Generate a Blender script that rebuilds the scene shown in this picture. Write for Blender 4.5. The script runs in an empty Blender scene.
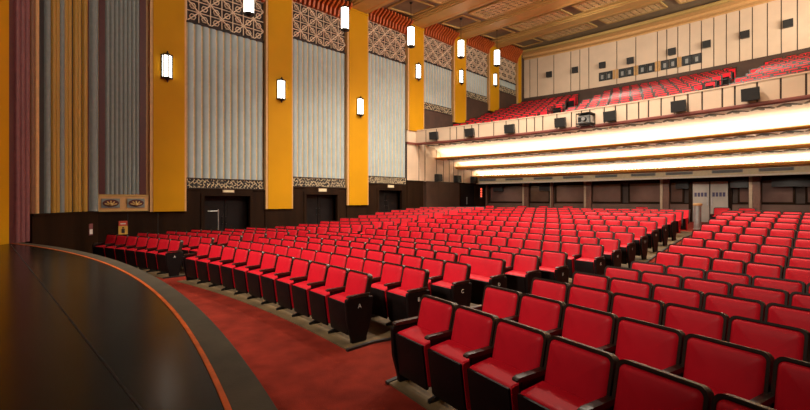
import bpy, math, random
from math import sin, cos, pi, radians, sqrt, atan2, asin, hypot
random.seed(7)
SC = bpy.context.scene
COL = SC.collection

# ------------------------------------------------------------------ the hall's own frame
# x: across the hall (negative = the decorated side wall), y: from the stage towards the rear, z up.
# all rows, the stage front, the balcony and the rear wall are arcs about the origin.
CAMX, CAMY, EYE, AZ, F, HOR = 7.90, 22.59, 2.0, radians(44.7), 425.0, 200.0
FWD = (-sin(AZ), cos(AZ)); RGT = (cos(AZ), sin(AZ))
def ray(px):
    k = (px - 405) / F
    return (FWD[0] + k * RGT[0], FWD[1] + k * RGT[1])
def on_arc(px, r):                       # where the sight line px meets the arc of radius r: angle, distance
    d = ray(px); a = d[0]**2 + d[1]**2; b = CAMX*d[0] + CAMY*d[1]; c = CAMX**2 + CAMY**2 - r*r
    t = (-b + sqrt(b*b - a*c)) / a
    return atan2(CAMX + t*d[0], CAMY + t*d[1]), t
def on_line(px, p, q):
    d = ray(px); e = (q[0]-p[0], q[1]-p[1])
    det = d[0]*(-e[1]) + e[0]*d[1]
    bx, by = p[0]-CAMX, p[1]-CAMY
    t = (bx*(-e[1]) + e[0]*by) / det
    s = (d[0]*by - d[1]*bx) / det
    return s, t
def height(py, t): return EYE + (HOR - py) / F * t
def project(x, y, z):
    dx, dy = x - CAMX, y - CAMY
    Y = dx*FWD[0] + dy*FWD[1]; X = dx*RGT[0] + dy*RGT[1]
    if Y < 0.2: return None
    return 405 + F*X/Y, HOR - F*(z-EYE)/Y, Y
ELV = [(0, 0), (32.4, 0), (33.1, .03), (34.2, .10), (35.3, .20), (36.4, .32), (37.5, .44), (38.6, .54), (39.7, .62), (40.8, .68), (41.9, .73), (46, .80), (60, .86)]
def elev(r):
    for (a, p), (b, q) in zip(ELV, ELV[1:]):
        if r <= b: return p + (q-p)*(r-a)/(b-a)
    return ELV[-1][1]
def lerp(tab, r):
    if r <= tab[0][0]: return tab[0][1]
    for (a, p), (b, q) in zip(tab, tab[1:]):
        if r <= b: return p + (q-p)*(r-a)/(b-a)
    return tab[-1][1]
WX = -9.8                                 # the decorated wall's face

# ------------------------------------------------------------------ materials
def mat(name, col, rough=0.5, metal=0.0, var=0.12, scale=8.0, bump=0.0, bscale=60.0, coat=0.0, spec=0.5, stretch=None, sheen=0.0):
    m = bpy.data.materials.new(name); m.use_nodes = True
    nt = m.node_tree; b = nt.nodes['Principled BSDF']
    b.inputs['Roughness'].default_value = rough; b.inputs['Metallic'].default_value = metal
    b.inputs['Coat Weight'].default_value = coat; b.inputs['Specular IOR Level'].default_value = spec
    b.inputs['Sheen Weight'].default_value = sheen
    tc = nt.nodes.new('ShaderNodeTexCoord'); src = tc.outputs['Object']
    if stretch:
        mp = nt.nodes.new('ShaderNodeMapping'); mp.inputs['Scale'].default_value = stretch
        nt.links.new(src, mp.inputs['Vector']); src = mp.outputs['Vector']
    n = nt.nodes.new('ShaderNodeTexNoise'); n.inputs['Scale'].default_value = scale; n.inputs['Detail'].default_value = 5
    nt.links.new(src, n.inputs['Vector'])
    r = nt.nodes.new('ShaderNodeValToRGB')
    lo = [max(0, c*(1-var)) for c in col]; hi = [min(1, c*(1+var)) for c in col]
    r.color_ramp.elements[0].position = 0.3; r.color_ramp.elements[1].position = 0.7
    r.color_ramp.elements[0].color = (*lo, 1); r.color_ramp.elements[1].color = (*hi, 1)
    nt.links.new(n.outputs['Fac'], r.inputs['Fac']); nt.links.new(r.outputs['Color'], b.inputs['Base Color'])
    if bump:
        n2 = nt.nodes.new('ShaderNodeTexNoise'); n2.inputs['Scale'].default_value = bscale; n2.inputs['Detail'].default_value = 3
        nt.links.new(src, n2.inputs['Vector'])
        bp = nt.nodes.new('ShaderNodeBump'); bp.inputs['Strength'].default_value = bump; bp.inputs['Distance'].default_value = 0.02
        nt.links.new(n2.outputs['Fac'], bp.inputs['Height']); nt.links.new(bp.outputs['Normal'], b.inputs['Normal'])
    return m
def glow(name, col, strength):
    m = bpy.data.materials.new(name); m.use_nodes = True
    b = m.node_tree.nodes['Principled BSDF']
    b.inputs['Base Color'].default_value = (0.8, 0.78, 0.7, 1)
    b.inputs['Emission Color'].default_value = (*col, 1); b.inputs['Emission Strength'].default_value = strength
    return m
M = {}
M['red'] = mat('red_vinyl', (0.60, 0.008, 0.022), 0.50, var=0.08, scale=5, spec=0.22)
M['redfar'] = M['red']
M['frame'] = mat('dark_wood_frame', (0.026, 0.012, 0.008), 0.38, var=0.3, scale=6)
M['pan'] = mat('dark_seat_panel', (0.007, 0.004, 0.004), 0.5, var=0.25, scale=5, spec=0.2)
M['iron'] = mat('black_iron', (0.02, 0.02, 0.02), 0.45, metal=0.6)
M['white'] = mat('white_paint', (0.75, 0.72, 0.66), 0.5, var=0.05)
M['carpet'] = mat('red_carpet', (0.21, 0.022, 0.012), 0.95, var=0.28, scale=3.0, bump=0.6, bscale=160, spec=0.1)
M['tan'] = mat('worn_tan_floor', (0.125, 0.078, 0.032), 0.8, var=0.4, scale=2.2, bump=0.1)
M['edge'] = mat('dark_edging', (0.015, 0.011, 0.009), 0.6)
M['stage'] = mat('stage_black', (0.0065, 0.007, 0.0055), 0.22, var=0.6, scale=1.3, bump=0.04, bscale=9, spec=0.25)
M['apron'] = mat('apron_grey', (0.060, 0.047, 0.029), 0.75, var=0.25, scale=3, bump=0.1)
M['orange'] = mat('orange_paint', (0.62, 0.11, 0.012), 0.5, var=0.25, scale=6)
M['ochre'] = mat('ochre_paint', (0.54, 0.255, 0.003), 0.6, spec=0.12, var=0.05, scale=0.9)
M['peach'] = mat('peach_trim', (0.60, 0.34, 0.13), 0.55, var=0.08)
M['gold'] = mat('gold_paint', (0.54, 0.36, 0.12), 0.5, var=0.08, scale=1.5, metal=0.05, spec=0.3)
M['goldedge'] = mat('gold_edge', (0.62, 0.27, 0.04), 0.35, var=0.15, metal=0.3)
M['grey'] = mat('grey_blue_rib', (0.33, 0.405, 0.42), 0.55, var=0.08, scale=2)
M['ribtan'] = mat('rib_tan_edge', (0.58, 0.45, 0.25), 0.5, var=0.1)
M['dull'] = mat('dull_green_grey', (0.185, 0.22, 0.215), 0.6, var=0.08)
M['cream'] = mat('cream_wall', (0.68, 0.51, 0.37), 0.6, var=0.06, scale=1.2)
M['joint'] = mat('dark_joint', (0.05, 0.03, 0.022), 0.7)
M['dado'] = mat('dark_dado_wood', (0.018, 0.0075, 0.003), 0.6, spec=0.08, var=0.35, scale=2.5, stretch=(1, 1, 0.15))
M['brown'] = mat('brown_wall', (0.055, 0.025, 0.014), 0.6, var=0.2, scale=2)
M['black'] = mat('black_matte', (0.012, 0.010, 0.010), 0.6)
M['latt'] = mat('lattice_cream', (0.76, 0.57, 0.40), 0.55, var=0.15, scale=3)
M['lattback'] = mat('lattice_backing', (0.022, 0.009, 0.006), 0.7, var=0.3, scale=4)
M['fret'] = mat('fret_cream', (0.75, 0.60, 0.38), 0.5, var=0.15)
M['fringe'] = mat('orange_red_fin', (0.50, 0.095, 0.014), 0.5, var=0.15, scale=3)
M['fringeback'] = mat('fringe_backing', (0.06, 0.010, 0.005), 0.6)
M['maroon'] = mat('maroon_paint', (0.075, 0.009, 0.009), 0.55)
M['pink'] = mat('mauve_paint', (0.20, 0.062, 0.068), 0.55)
M['rust'] = mat('rust_paint', (0.18, 0.07, 0.022), 0.55)
M['yellow'] = mat('fluted_yellow', (0.38, 0.21, 0.02), 0.55, var=0.05, scale=1.0)
M['ceil'] = mat('ceiling_olive', (0.19, 0.145, 0.09), 0.6, var=0.2, scale=1.5)
M['ceildark'] = mat('ceiling_dark', (0.05, 0.03, 0.016), 0.7, var=0.2)
M['clatt'] = mat('ceiling_relief_gold', (0.74, 0.53, 0.24), 0.45, var=0.2, scale=4)
M['plaster'] = mat('white_plaster', (0.85, 0.80, 0.68), 0.7, var=0.04)
M['fascia'] = mat('fascia_tan', (0.70, 0.62, 0.40), 0.6, var=0.08)
M['vent'] = mat('vent_grey', (0.26, 0.26, 0.25), 0.5)
M['lip'] = mat('lip_maroon', (0.20, 0.05, 0.035), 0.5)
M['speaker'] = mat('speaker_black', (0.018, 0.017, 0.018), 0.55, bump=0.2, bscale=200)
M['silver'] = mat('dull_silver', (0.45, 0.44, 0.43), 0.35, metal=0.7)
M['glass'] = mat('dark_reflective_glass', (0.13, 0.072, 0.058), 0.16, var=0.25, scale=0.8, spec=0.8)
M['wains'] = mat('wainscot_brown', (0.12, 0.062, 0.042), 0.45, var=0.2, scale=1.5)
M['post'] = mat('pilaster_brown', (0.16, 0.07, 0.045), 0.4, var=0.2)
M['doorgrey'] = mat('grey_door', (0.40, 0.35, 0.30), 0.5, var=0.12, scale=2)
M['navy'] = mat('navy_print', (0.05, 0.04, 0.10), 0.5)
M['wood'] = mat('booth_wood', (0.50, 0.27, 0.09), 0.5)
M['pane'] = mat('booth_glass', (0.05, 0.06, 0.065), 0.08, var=0.4, scale=1.6, spec=0.8)
M['redpaper'] = mat('red_print', (0.60, 0.06, 0.03), 0.6)
M['yelpaper'] = mat('yellow_print', (0.66, 0.38, 0.06), 0.6)
M['beige'] = mat('beige_sign', (0.42, 0.30, 0.20), 0.6)
M['lamp'] = glow('lamp_glass', (1.0, 0.94, 0.82), 6.0)
M['tube'] = glow('cove_tube', (1.0, 0.91, 0.72), 12.0)
M['neon'] = glow('red_exit_letters', (1.0, 0.06, 0.02), 1.6)
M['bulb'] = glow('small_bulb', (1.0, 0.8, 0.5), 4.0)
# stencilled leaf border on the cove plaster: a painted ornament
def leaf_mat():
    m = bpy.data.materials.new('stencilled_leaf_border'); m.use_nodes = True
    nt = m.node_tree; b = nt.nodes['Principled BSDF']; b.inputs['Roughness'].default_value = 0.7
    tc = nt.nodes.new('ShaderNodeTexCoord')
    v = nt.nodes.new('ShaderNodeTexVoronoi'); v.inputs['Scale'].default_value = 1.9
    nt.links.new(tc.outputs['Object'], v.inputs['Vector'])
    r = nt.nodes.new('ShaderNodeValToRGB'); r.color_ramp.interpolation = 'EASE'
    r.color_ramp.elements[0].position = 0.20; r.color_ramp.elements[0].color = (0.06, 0.05, 0.03, 1)
    r.color_ramp.elements[1].position = 0.34; r.color_ramp.elements[1].color = (0.86, 0.80, 0.66, 1)
    nt.links.new(v.outputs['Distance'], r.inputs['Fac']); nt.links.new(r.outputs['Color'], b.inputs['Base Color'])
    return m
M['leaf'] = leaf_mat()
M['leafdark'] = mat('leaf_green_brown', (0.10, 0.085, 0.045), 0.7)

# ------------------------------------------------------------------ mesh collector
class MB:
    def __init__(s): s.v = []; s.f = []; s.k = []; s.mats = []
    def mi(s, m):
        if m not in s.mats: s.mats.append(m)
        return s.mats.index(m)
    def add(s, vs, fs, m):
        o = len(s.v); s.v += [tuple(p) for p in vs]; k = s.mi(m)
        for f in fs: s.f.append([o+i for i in f]); s.k.append(k)
    def box(s, x0, x1, y0, y1, z0, z1, m):
        vs = [(x0,y0,z0),(x1,y0,z0),(x1,y1,z0),(x0,y1,z0),(x0,y0,z1),(x1,y0,z1),(x1,y1,z1),(x0,y1,z1)]
        s.add(vs, [(0,3,2,1),(4,5,6,7),(0,1,5,4),(1,2,6,5),(2,3,7,6),(3,0,4,7)], m)
    def obox(s, c, ax, ay, az, m):       # box from a centre and three half-axis vectors
        vs = []
        for k in (-1, 1):
            for (i, j) in ((-1,-1),(1,-1),(1,1),(-1,1)):
                vs.append(tuple(c[q] + i*ax[q] + j*ay[q] + k*az[q] for q in range(3)))
        s.add(vs, [(0,3,2,1),(4,5,6,7),(0,1,5,4),(1,2,6,5),(2,3,7,6),(3,0,4,7)], m)
    def bar(s, p, q, w, d, n, m):        # flat bar from p to q: width w, depth d along the normal n
        dx = [q[i]-p[i] for i in range(3)]; L = sqrt(sum(a*a for a in dx)) or 1
        dx = [a/L for a in dx]
        sd = (dx[1]*n[2]-dx[2]*n[1], dx[2]*n[0]-dx[0]*n[2], dx[0]*n[1]-dx[1]*n[0])
        c = [(p[i]+q[i])/2 for i in range(3)]
        s.obox(c, [a*L/2 for a in dx], [a*w/2 for a in sd], [a*d/2 for a in n], m)
    def prism(s, poly, fn, t0, t1, m):   # polygon (a,b) swept from t0 to t1 by fn(a,b,t)
        n = len(poly); vs = [fn(a, b, t0) for a, b in poly] + [fn(a, b, t1) for a, b in poly]
        fs = [tuple(range(n))[::-1], tuple(range(n, 2*n))] + [(i, (i+1) % n, n+(i+1) % n, n+i) for i in range(n)]
        s.add(vs, fs, m)
    def arc(s, prof, p0, p1, n, m, closed=True, caps=True):   # (r,z) outline swept about the origin
        k = len(prof); vs = []
        for i in range(n+1):
            a = p0 + (p1-p0)*i/n
            vs += [(r*sin(a), r*cos(a), z) for r, z in prof]
        fs = []
        for i in range(n):
            for j in range(k if closed else k-1):
                b = (j+1) % k
                fs.append((i*k+j, i*k+b, (i+1)*k+b, (i+1)*k+j))
        if closed and caps:
            fs.append(tuple(range(k))[::-1]); fs.append(tuple(n*k+j for j in range(k)))
        s.add(vs, fs, m)
    def ring(s, r0, r1, z0, z1, p0, p1, n, m): s.arc([(r0,z0),(r1,z0),(r1,z1),(r0,z1)], p0, p1, n, m)
    def lathe(s, prof, c, m, n=16):
        vs = []; k = len(prof)
        for i in range(n):
            a = 2*pi*i/n
            vs += [(c[0]+r*cos(a), c[1]+r*sin(a), c[2]+z) for r, z in prof]
        fs = [(i*k+j, ((i+1)%n)*k+j, ((i+1)%n)*k+j+1, i*k+j+1) for i in range(n) for j in range(k-1)]
        s.add(vs, fs, m)
    def tube(s, p, q, r, m, n=8):
        dx = [q[i]-p[i] for i in range(3)]; L = sqrt(sum(a*a for a in dx)); dx = [a/L for a in dx]
        u = (0, 0, 1) if abs(dx[2]) < .9 else (1, 0, 0)
        a = (dx[1]*u[2]-dx[2]*u[1], dx[2]*u[0]-dx[0]*u[2], dx[0]*u[1]-dx[1]*u[0])
        la = sqrt(sum(x*x for x in a)); a = [x/la for x in a]
        b = (dx[1]*a[2]-dx[2]*a[1], dx[2]*a[0]-dx[0]*a[2], dx[0]*a[1]-dx[1]*a[0])
        vs = []
        for e in (p, q):
            for i in range(n):
                t = 2*pi*i/n
                vs.append(tuple(e[k] + r*(cos(t)*a[k]+sin(t)*b[k]) for k in range(3)))
        s.add(vs, [(i,(i+1)%n,n+(i+1)%n,n+i) for i in range(n)] + [tuple(range(n))[::-1], tuple(range(n,2*n))], m)
    def mesh(s, name, smooth=0):
        me = bpy.data.meshes.new(name); me.from_pydata(s.v, [], s.f)
        for m in s.mats: me.materials.append(m)
        me.polygons.foreach_set('material_index', s.k)
        import bmesh
        bm = bmesh.new(); bm.from_mesh(me); bmesh.ops.recalc_face_normals(bm, faces=bm.faces); bm.to_mesh(me); bm.free()
        if smooth:
            me.polygons.foreach_set('use_smooth', [True]*len(me.polygons)); me.set_sharp_from_angle(angle=radians(smooth))
        me.update(); return me
    def build(s, name, parent=None, smooth=0, **kw): return put(name, s.mesh(name, smooth), parent, **kw)

def put(name, data, parent=None, loc=None, rz=0, **props):
    o = bpy.data.objects.new(name, data); COL.objects.link(o)
    if loc: o.location = loc
    if rz: o.rotation_euler = (0, 0, rz)
    if parent: o.parent = parent
    for k, v in props.items(): o[k] = v
    return o
def struct(mb, name, parent=None, smooth=0, **kw):
    if parent is None: kw['kind'] = 'structure'
    return mb.build(name, parent, smooth, **kw)
def thing(name, label, category, loc=(0,0,0), rz=0, group=None):
    o = put(name, None, None, loc, rz, label=label, category=category)
    if group: o['group'] = group
    return o
ORD = ['', 'first','second','third','fourth','fifth','sixth','seventh','eighth','ninth','tenth','eleventh','twelfth','thirteenth',
       'fourteenth','fifteenth','sixteenth','seventeenth','eighteenth','nineteenth','twentieth','twenty-first','twenty-second','twenty-third','twenty-fourth']

# ------------------------------------------------------------------ floor, stage
XR = 9.8
def lim(r, x=XR + 0.2): return asin(min(1, x / r))
mb = MB()
nr, na = 34, 40
vs = []; fs = []
for i in range(nr+1):
    r = 20 + (56-20)*i/nr
    for j in range(na+1):
        a = -lim(r, 10.2) + 2*lim(r, 10.2)*j/na
        vs.append((r*sin(a), r*cos(a), elev(r)))
for i in range(nr):
    for j in range(na):
        k = i*(na+1)+j; fs.append((k, k+1, k+na+2, k+na+1))
mb.add(vs, fs, M['carpet'])
struct(mb, 'floor', smooth=30)
MIDE = [(26.75, 3.28), (27.7, 3.60), (28.6, 3.72), (29.55, 3.86), (30.45, 4.06), (31.4, 4.20), (33.1, 4.26), (50, 4.26)]     # aisle edge of the middle block
NEAE = [(26.7, 4.64), (27.6, 4.84), (28.5, 5.00), (29.4, 5.20), (30.4, 5.36), (31.3, 5.48), (33.1, 5.42), (50, 5.40)]          # aisle edge of the near block
def x_in(blk, r): return {'middle': lerp(MIDE, r), 'near': lerp(NEAE, r), 'wallside': -lerp(NEAE, r)+0.45}[blk]
def x_out(blk, r): return {'middle': -lerp(MIDE, r), 'near': 9.3, 'wallside': -8.75 if r > 27.5 else -8.3}[blk]
def pad(blk, r0, r1, lift):
    mb = MB()
    def grid(fa, fb, ra, rb, h, m, nn, kk):
        vs = []; fs = []
        for layer in (h, -0.05):
            for i in range(nn+1):
                r = ra + (rb-ra)*i/nn
                for j in range(kk+1):
                    x = fa(r) + (fb(r)-fa(r))*j/kk
                    vs.append((x, sqrt(max(r*r-x*x, 0)), elev(r)+layer))
        w = kk+1; o = (nn+1)*w
        for i in range(nn):
            for j in range(kk):
                q = i*w+j; fs.append((q, q+1, q+w+1, q+w))
            for j in (0, kk):
                q = i*w+j; fs.append((q, q+w, q+w+o, q+o))
        for i in (0, nn):
            for j in range(kk):
                q = i*w+j; fs.append((q, q+1, q+1+o, q+o))
        mb.add(vs, fs, m)
    sg = 1 if x_in(blk, 30) > x_out(blk, 30) else -1
    e0 = lambda r: x_in(blk, r)+sg*0.10
    grid(e0, lambda r: x_out(blk, r)-sg*0.10, r0, r1, lift, M['tan'], 24, 12)
    grid(e0, lambda r: e0(r)+sg*0.05, r0-0.02, r1, lift+0.012, M['edge'], 24, 1)
    return mb
for k in ('middle', 'near', 'wallside'):
    struct(pad(k, 26.28 if k != 'near' else 26.14, 31.75, 0.02), 'floor_platform', smooth=30)
    struct(pad(k, 32.55, 42.5, 0.02), 'floor_platform', smooth=30)

SZ = 0.9
def stage_poly(rad):
    pts = []
    a0 = asin(-7.35/24.40)
    for i in range(65):
        a = a0 + (-2*a0)*i/64; pts.append((rad*sin(a), rad*cos(a)))
    return pts
mb = MB()
pts = stage_poly(24.40) + [(8.4, 23.0), (8.4, 11), (-8.4, 11), (-8.4, 23.0)]
mb.prism(pts, lambda a, b, t: (a, b, t), 0.0, SZ, M['stage'])
st = struct(mb, 'floor_stage')
A0 = asin(7.35/24.40)
mb = MB(); mb.ring(24.215, 24.415, SZ-0.10, SZ+0.006, -A0, A0, 90, M['apron']); mb.build('apron_strip', st, 30, label='grey brown nosing strip')
mb = MB(); mb.ring(24.180, 24.212, SZ-0.01, SZ+0.008, -A0, A0, 90, M['orange']); mb.build('guide_line', st, 30, label='curved orange painted line')
mb = MB(); xe = sqrt(24.16**2-23.2**2)
mb.box(-6.3, 6.7, 23.20, 23.209, SZ-0.01, SZ+0.002, M['black']); mb.box(-6.3, 6.7, 23.195, 23.20, SZ-0.01, SZ+0.003, M['iron'])
mb.build('lift_seam', st, label='straight dark seam across the deck')

# ------------------------------------------------------------------ decorated side wall
mb = MB()
DOORS = [(29.05, 30.95, 2.17), (33.75, 35.57, 2.27), (38.4, 40.2, 2.56)]
ys = [25.3] + [v for d in DOORS for v in d[:2]] + [56.0]
for i in range(0, len(ys), 2): mb.box(WX-0.35, WX-0.15, ys[i], ys[i+1], 0, 15.2, M['brown'])
for (a, b, z) in DOORS: mb.box(WX-0.35, WX-0.15, a, b, z, 15.2, M['brown'])
struct(mb, 'wall_left')
PE = [(150, 186.5), (266, 293), (347.5, 368.5), (408, 424.2), (454, 466.3), (489.3, 499.3), (517.6, 521.5)]
PIL = [tuple(20+40*on_line(p, (WX+0.1, 20), (WX+0.1, 60))[0] for p in q) for q in PE]
BAY = [(PIL[i][1], PIL[i+1][0]) for i in range(6)]
DADO = [2.44, 2.61, 2.90]; GRT = [2.88, 3.10, 3.33, 8.10, 9.59, 10.80]
LBOT = [9.0, 9.6, 10.07, 10.63, 11.02, 11.27]; LTOP = [10.75, 11.3, 11.8, 12.26, 12.76, 13.0]
PBOT = [1.57, 1.60, 1.73, 6.15, 7.2, 8.6, 9.6]
def beamz(y): return 12.06 + 0.11*(y-37.1)
# dark dado, in lengths between the door openings
def dado(name, y0, y1, z0, z1, x1=WX, m='dado'):
    mb = MB(); mb.box(WX-0.2, x1, y0, y1, z0, z1, M[m])
    n = max(1, round((y1-y0)/1.1))
    for i in range(1, n): mb.box(x1-0.004, x1+0.004, y0+(y1-y0)*i/n-0.008, y0+(y1-y0)*i/n+0.008, z0, z1, M['black'])
    mb.box(WX-0.2, x1+0.03, y0, y1, z1-0.05, z1, M[m])
    return mb
mb = dado('d', 25.45, PIL[0][1], 0, 1.58); struct(mb, 'baseboard_left')
for i in range(3):
    y0, y1 = BAY[i]; a, b, z = DOORS[i]
    mb = dado('d', y0, a-0.14, 0, DADO[i]); q = dado('d', b+0.14, y1, 0, DADO[i])
    for w in q.f: pass
    o = len(mb.v); mb.v += q.v
    for f, k in zip(q.f, q.k): mb.f.append([o+t for t in f]); mb.k.append(mb.mi(q.mats[k]))
    mb.box(WX-0.2, WX, a-0.14, b+0.14, z+0.12, DADO[i], M['dado'])
    struct(mb, 'baseboard_left')
    mb = dado('d', PIL[i+1][0], PIL[i+1][1], 0, PBOT[i+1] if i < 2 else 3.18, WX+0.04); struct(mb, 'baseboard_left')
    # door: jambs and lintel, two leaves set back, handles
    e = elev(hypot(WX, (a+b)/2))
    d = MB()
    d.box(WX-0.45, WX+0.03, a-0.14, a, e, z+0.12, M['dado']); d.box(WX-0.45, WX+0.03, b, b+0.14, e, z+0.12, M['dado'])
    d.box(WX-0.45, WX+0.03, a, b, z, z+0.12, M['dado'])
    d.box(WX-0.55, WX-0.5, a, b, e, z, M['black'])
    ds = struct(d, 'door_%d' % (i+1))
    for s_ in (0, 1):
        m0 = a + (b-a)*s_/2; l = MB(); l.box(WX-0.46, WX-0.41, m0+0.012, m0+(b-a)/2-0.012, e+0.01, z-0.01, M['pan'])
        l.box(WX-0.415, WX-0.40, m0+0.15, m0+(b-a)/2-0.15, e+0.25, z-0.3, M['pan'])
        lf = l.build('door_leaf', ds)
        h = MB(); hy = (a+b)/2 + (-0.08 if s_ == 0 else 0.08)
        h.tube((WX-0.36, hy, e+0.95), (WX-0.36, hy, e+1.35), 0.012, M['iron'])
        h.tube((WX-0.41, hy, e+1.0), (WX-0.36, hy, e+1.0), 0.01, M['silver']); h.tube((WX-0.41, hy, e+1.3), (WX-0.36, hy, e+1.3), 0.01, M['silver'])
        h.build('handle', lf)
    # small plate over the door
    sg = MB(); yc = (a+b)/2
    sg.box(WX, WX+0.04, yc-0.24, yc+0.24, z+0.14, min(DADO[i]-0.02, z+0.30), M['beige']); sg.box(WX+0.04, WX+0.045, yc-0.21, yc+0.21, z+0.16, min(DADO[i]-0.04, z+0.28), M['fascia'])
    sg.build('door_sign', None, label='small beige sign plate over the %s door from the stage' % ORD[i+1], category='sign', group='sign plates over the side doors')
# a chrome hand rail stands in the first doorway
mb = MB(); yr = 29.55
mb.tube((WX+0.1, yr, 0.08), (WX+0.1, yr, 1.62), 0.022, M['silver']); mb.tube((WX+0.1, yr, 1.55), (WX+0.1, yr-0.42, 1.55), 0.02, M['silver'])
mb.lathe([(0.0,0),(0.12,0),(0.12,0.02),(0.03,0.04)], (WX+0.1, yr, 0.08), M['silver'])
mb.build('barrier_post', None, 30, label='slim chrome barrier post in the doorway closest to the stage', category='barrier post')

def corrugated(y0, y1, z0, z1, n, ma, mb_, x=WX-0.08, depth=0.055):
    mb = MB(); w = (y1-y0)/n
    for i in range(n):
        c = y0 + w*(i+0.5); pts = []
        k = 8
        for j in range(k+1):
            t = -1 + 2*j/k
            pts.append((c + t*w*0.39, x + depth*sqrt(max(0, 1-t*t*0.92))))
        vs = [(b, a, z0) for a, b in pts] + [(b, a, z1) for a, b in pts]
        mb.add(vs, [(j, j+1, k+2+j, k+1+j) for j in range(k)], ma)
        for sgn in (-1, 1):
            e0 = pts[0] if sgn < 0 else pts[-1]
            mb.add([(e0[1], e0[0], z0), (x, c+sgn*w*0.5, z0), (x, c+sgn*w*0.5, z1), (e0[1], e0[0], z1)], [(0,1,2,3)], mb_)
    mb.box(x-0.05, x-0.002, y0, y1, z0, z1, M['brown'])
    return mb
def lattice(y0, y1, z0, z1, x=WX-0.05):
    mb = MB(); mb.box(x-0.08, x-0.05, y0, y1, z0, z1, M['lattback'])
    cell = 0.44; ny = round((y1-y0)/cell); cy = (y1-y0)/ny; nz = max(1, round((z1-z0)/cell)); cz = (z1-z0)/nz
    N = (1, 0, 0)
    for i in range(ny):
        for j in range(nz):
            a, b = y0+i*cy, z0+j*cz
            up = (i+j) % 2 == 0
            p, q = ((a, b), (a+cy, b+cz)) if up else ((a, b+cz), (a+cy, b))
            mb.bar((x, p[0], p[1]), (x, q[0], q[1]), 0.042, 0.07, N, M['latt'])
            # ring motif and short spokes in each cell
            cc = (a+cy/2, b+cz/2); R = 0.115
            for t in range(6):
                t0, t1 = t*pi/3, (t+1)*pi/3
                mb.bar((x-0.012, cc[0]+R*cos(t0), cc[1]+R*sin(t0)), (x-0.012, cc[0]+R*cos(t1), cc[1]+R*sin(t1)), 0.03, 0.05, N, M['latt'])
            o = -1 if up else 1
            mb.bar((x-0.01, a+cy*0.5, b+cz*0.5), (x-0.01, a+cy*(0.5+0.45*(-o)), b+cz*(0.5+0.45)*1.0 if o > 0 else b+cz*0.95), 0.03, 0.04, N, M['latt'])
        mb.bar((x-0.008, y0+i*cy, z0), (x-0.008, y0+i*cy, z1), 0.03, 0.05, N, M['latt'])
    for j in range(nz+1):
        mb.bar((x-0.004, y0, z0+j*cz), (x-0.004, y1, z0+j*cz), 0.028, 0.04, N, M['latt'])
    mb.box(x-0.08, x+0.05, y0, y1, z0-0.05, z0+0.02, M['lattback'])
    return mb
def fret(y0, y1, z0, z1, x=WX-0.02, seed=1):
    mb = MB(); mb.box(x-0.1, x-0.03, y0, y1, z0, z1, M['black']); N = (1, 0, 0)
    rnd = random.Random(seed); c = 0.147; ny = int((y1-y0)/c); nz = max(2, round((z1-z0)/c)); cz = (z1-z0)/nz; cy = (y1-y0)/ny
    for i in range(ny):
        for j in range(nz):
            a, b = y0+(i+0.5)*cy, z0+(j+0.5)*cz; R = cy*0.36
            k0 = rnd.randrange(8)
            for t in range(5):
                t0, t1 = (t+k0)*pi/4, (t+k0+1)*pi/4
                mb.bar((x-0.02, a+R*cos(t0), b+R*sin(t0)), (x-0.02, a+R*cos(t1), b+R*sin(t1)), 0.022, 0.03, N, M['fret'])
    for z in (z0+0.015, z1-0.015): mb.bar((x-0.01, y0, z), (x-0.01, y1, z), 0.03, 0.05, N, M['frame'])
    return mb
def fins(y0, y1, z0, zt):
    mb = MB(); mb.box(WX-0.1, WX-0.06, y0, y1, z0, zt, M['fringeback'])
    mb.add([(WX-0.06, y0, zt-0.02), (WX+0.62, y0, zt-0.02), (WX+0.62, y1, zt-0.02), (WX-0.06, y1, zt-0.02)], [(0,1,2,3)], M['fringeback'])
    n = round((y1-y0)/0.235); w = (y1-y0)/n
    poly = [(WX-0.06, z0), (WX+0.16, z0), (WX+0.22, z0+0.30), (WX+0.62, zt-0.14), (WX+0.62, zt), (WX-0.06, zt)]
    for i in range(n):
        c = y0+w*(i+0.5); mb.prism(poly, lambda a, b, t: (a, t, b), c-w*0.2, c+w*0.2, M['fringe'])
    return mb
NB = ['closest to the stage', 'second from the stage', 'third from the stage', 'above the balcony front', 'fifth from the stage', 'last before the cream rear wall']
for i, (y0, y1) in enumerate(BAY):
    struct(corrugated(y0+0.06, y1-0.06, GRT[i], LBOT[i], 11, M['grey'], M['ribtan']), 'trim_corrugated', smooth=40)
    lattice(y0+0.05, y1-0.05, LBOT[i]+0.02, LTOP[i]).build('lattice_screen', None, label='cream geometric lattice screen high on the side wall, ' + NB[i], category='lattice screen', group='lattice screens between the ochre pillars')
    zt = beamz((y0+y1)/2) + 0.22
    struct(fins(y0, y1, LTOP[i], zt), 'trim_fins')
    if i < 3:
        fret(y0+0.05, y1-0.05, DADO[i]+0.02, GRT[i]-0.01, seed=i).build('fretwork_grille', None, label='black and cream fretwork grille over the %s door from the stage' % ORD[i+1], category='grille', group='fretwork grilles over the side doors')
    else:
        fret(y0+0.05, y1-0.05, GRT[i]-0.45, GRT[i]-0.01, seed=i).build('fretwork_grille', None, label='fretwork grille below the ribbed panel beside the balcony, ' + ['towards the stage', 'in the middle', 'at the rear corner'][i-3], category='grille', group='fretwork grilles beside the balcony')
        mb = MB(); mb.box(WX-0.2, WX-0.02, y0, y1, 5.2, GRT[i]-0.47, M['brown']); struct(mb, 'baseboard_balcony')
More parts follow.
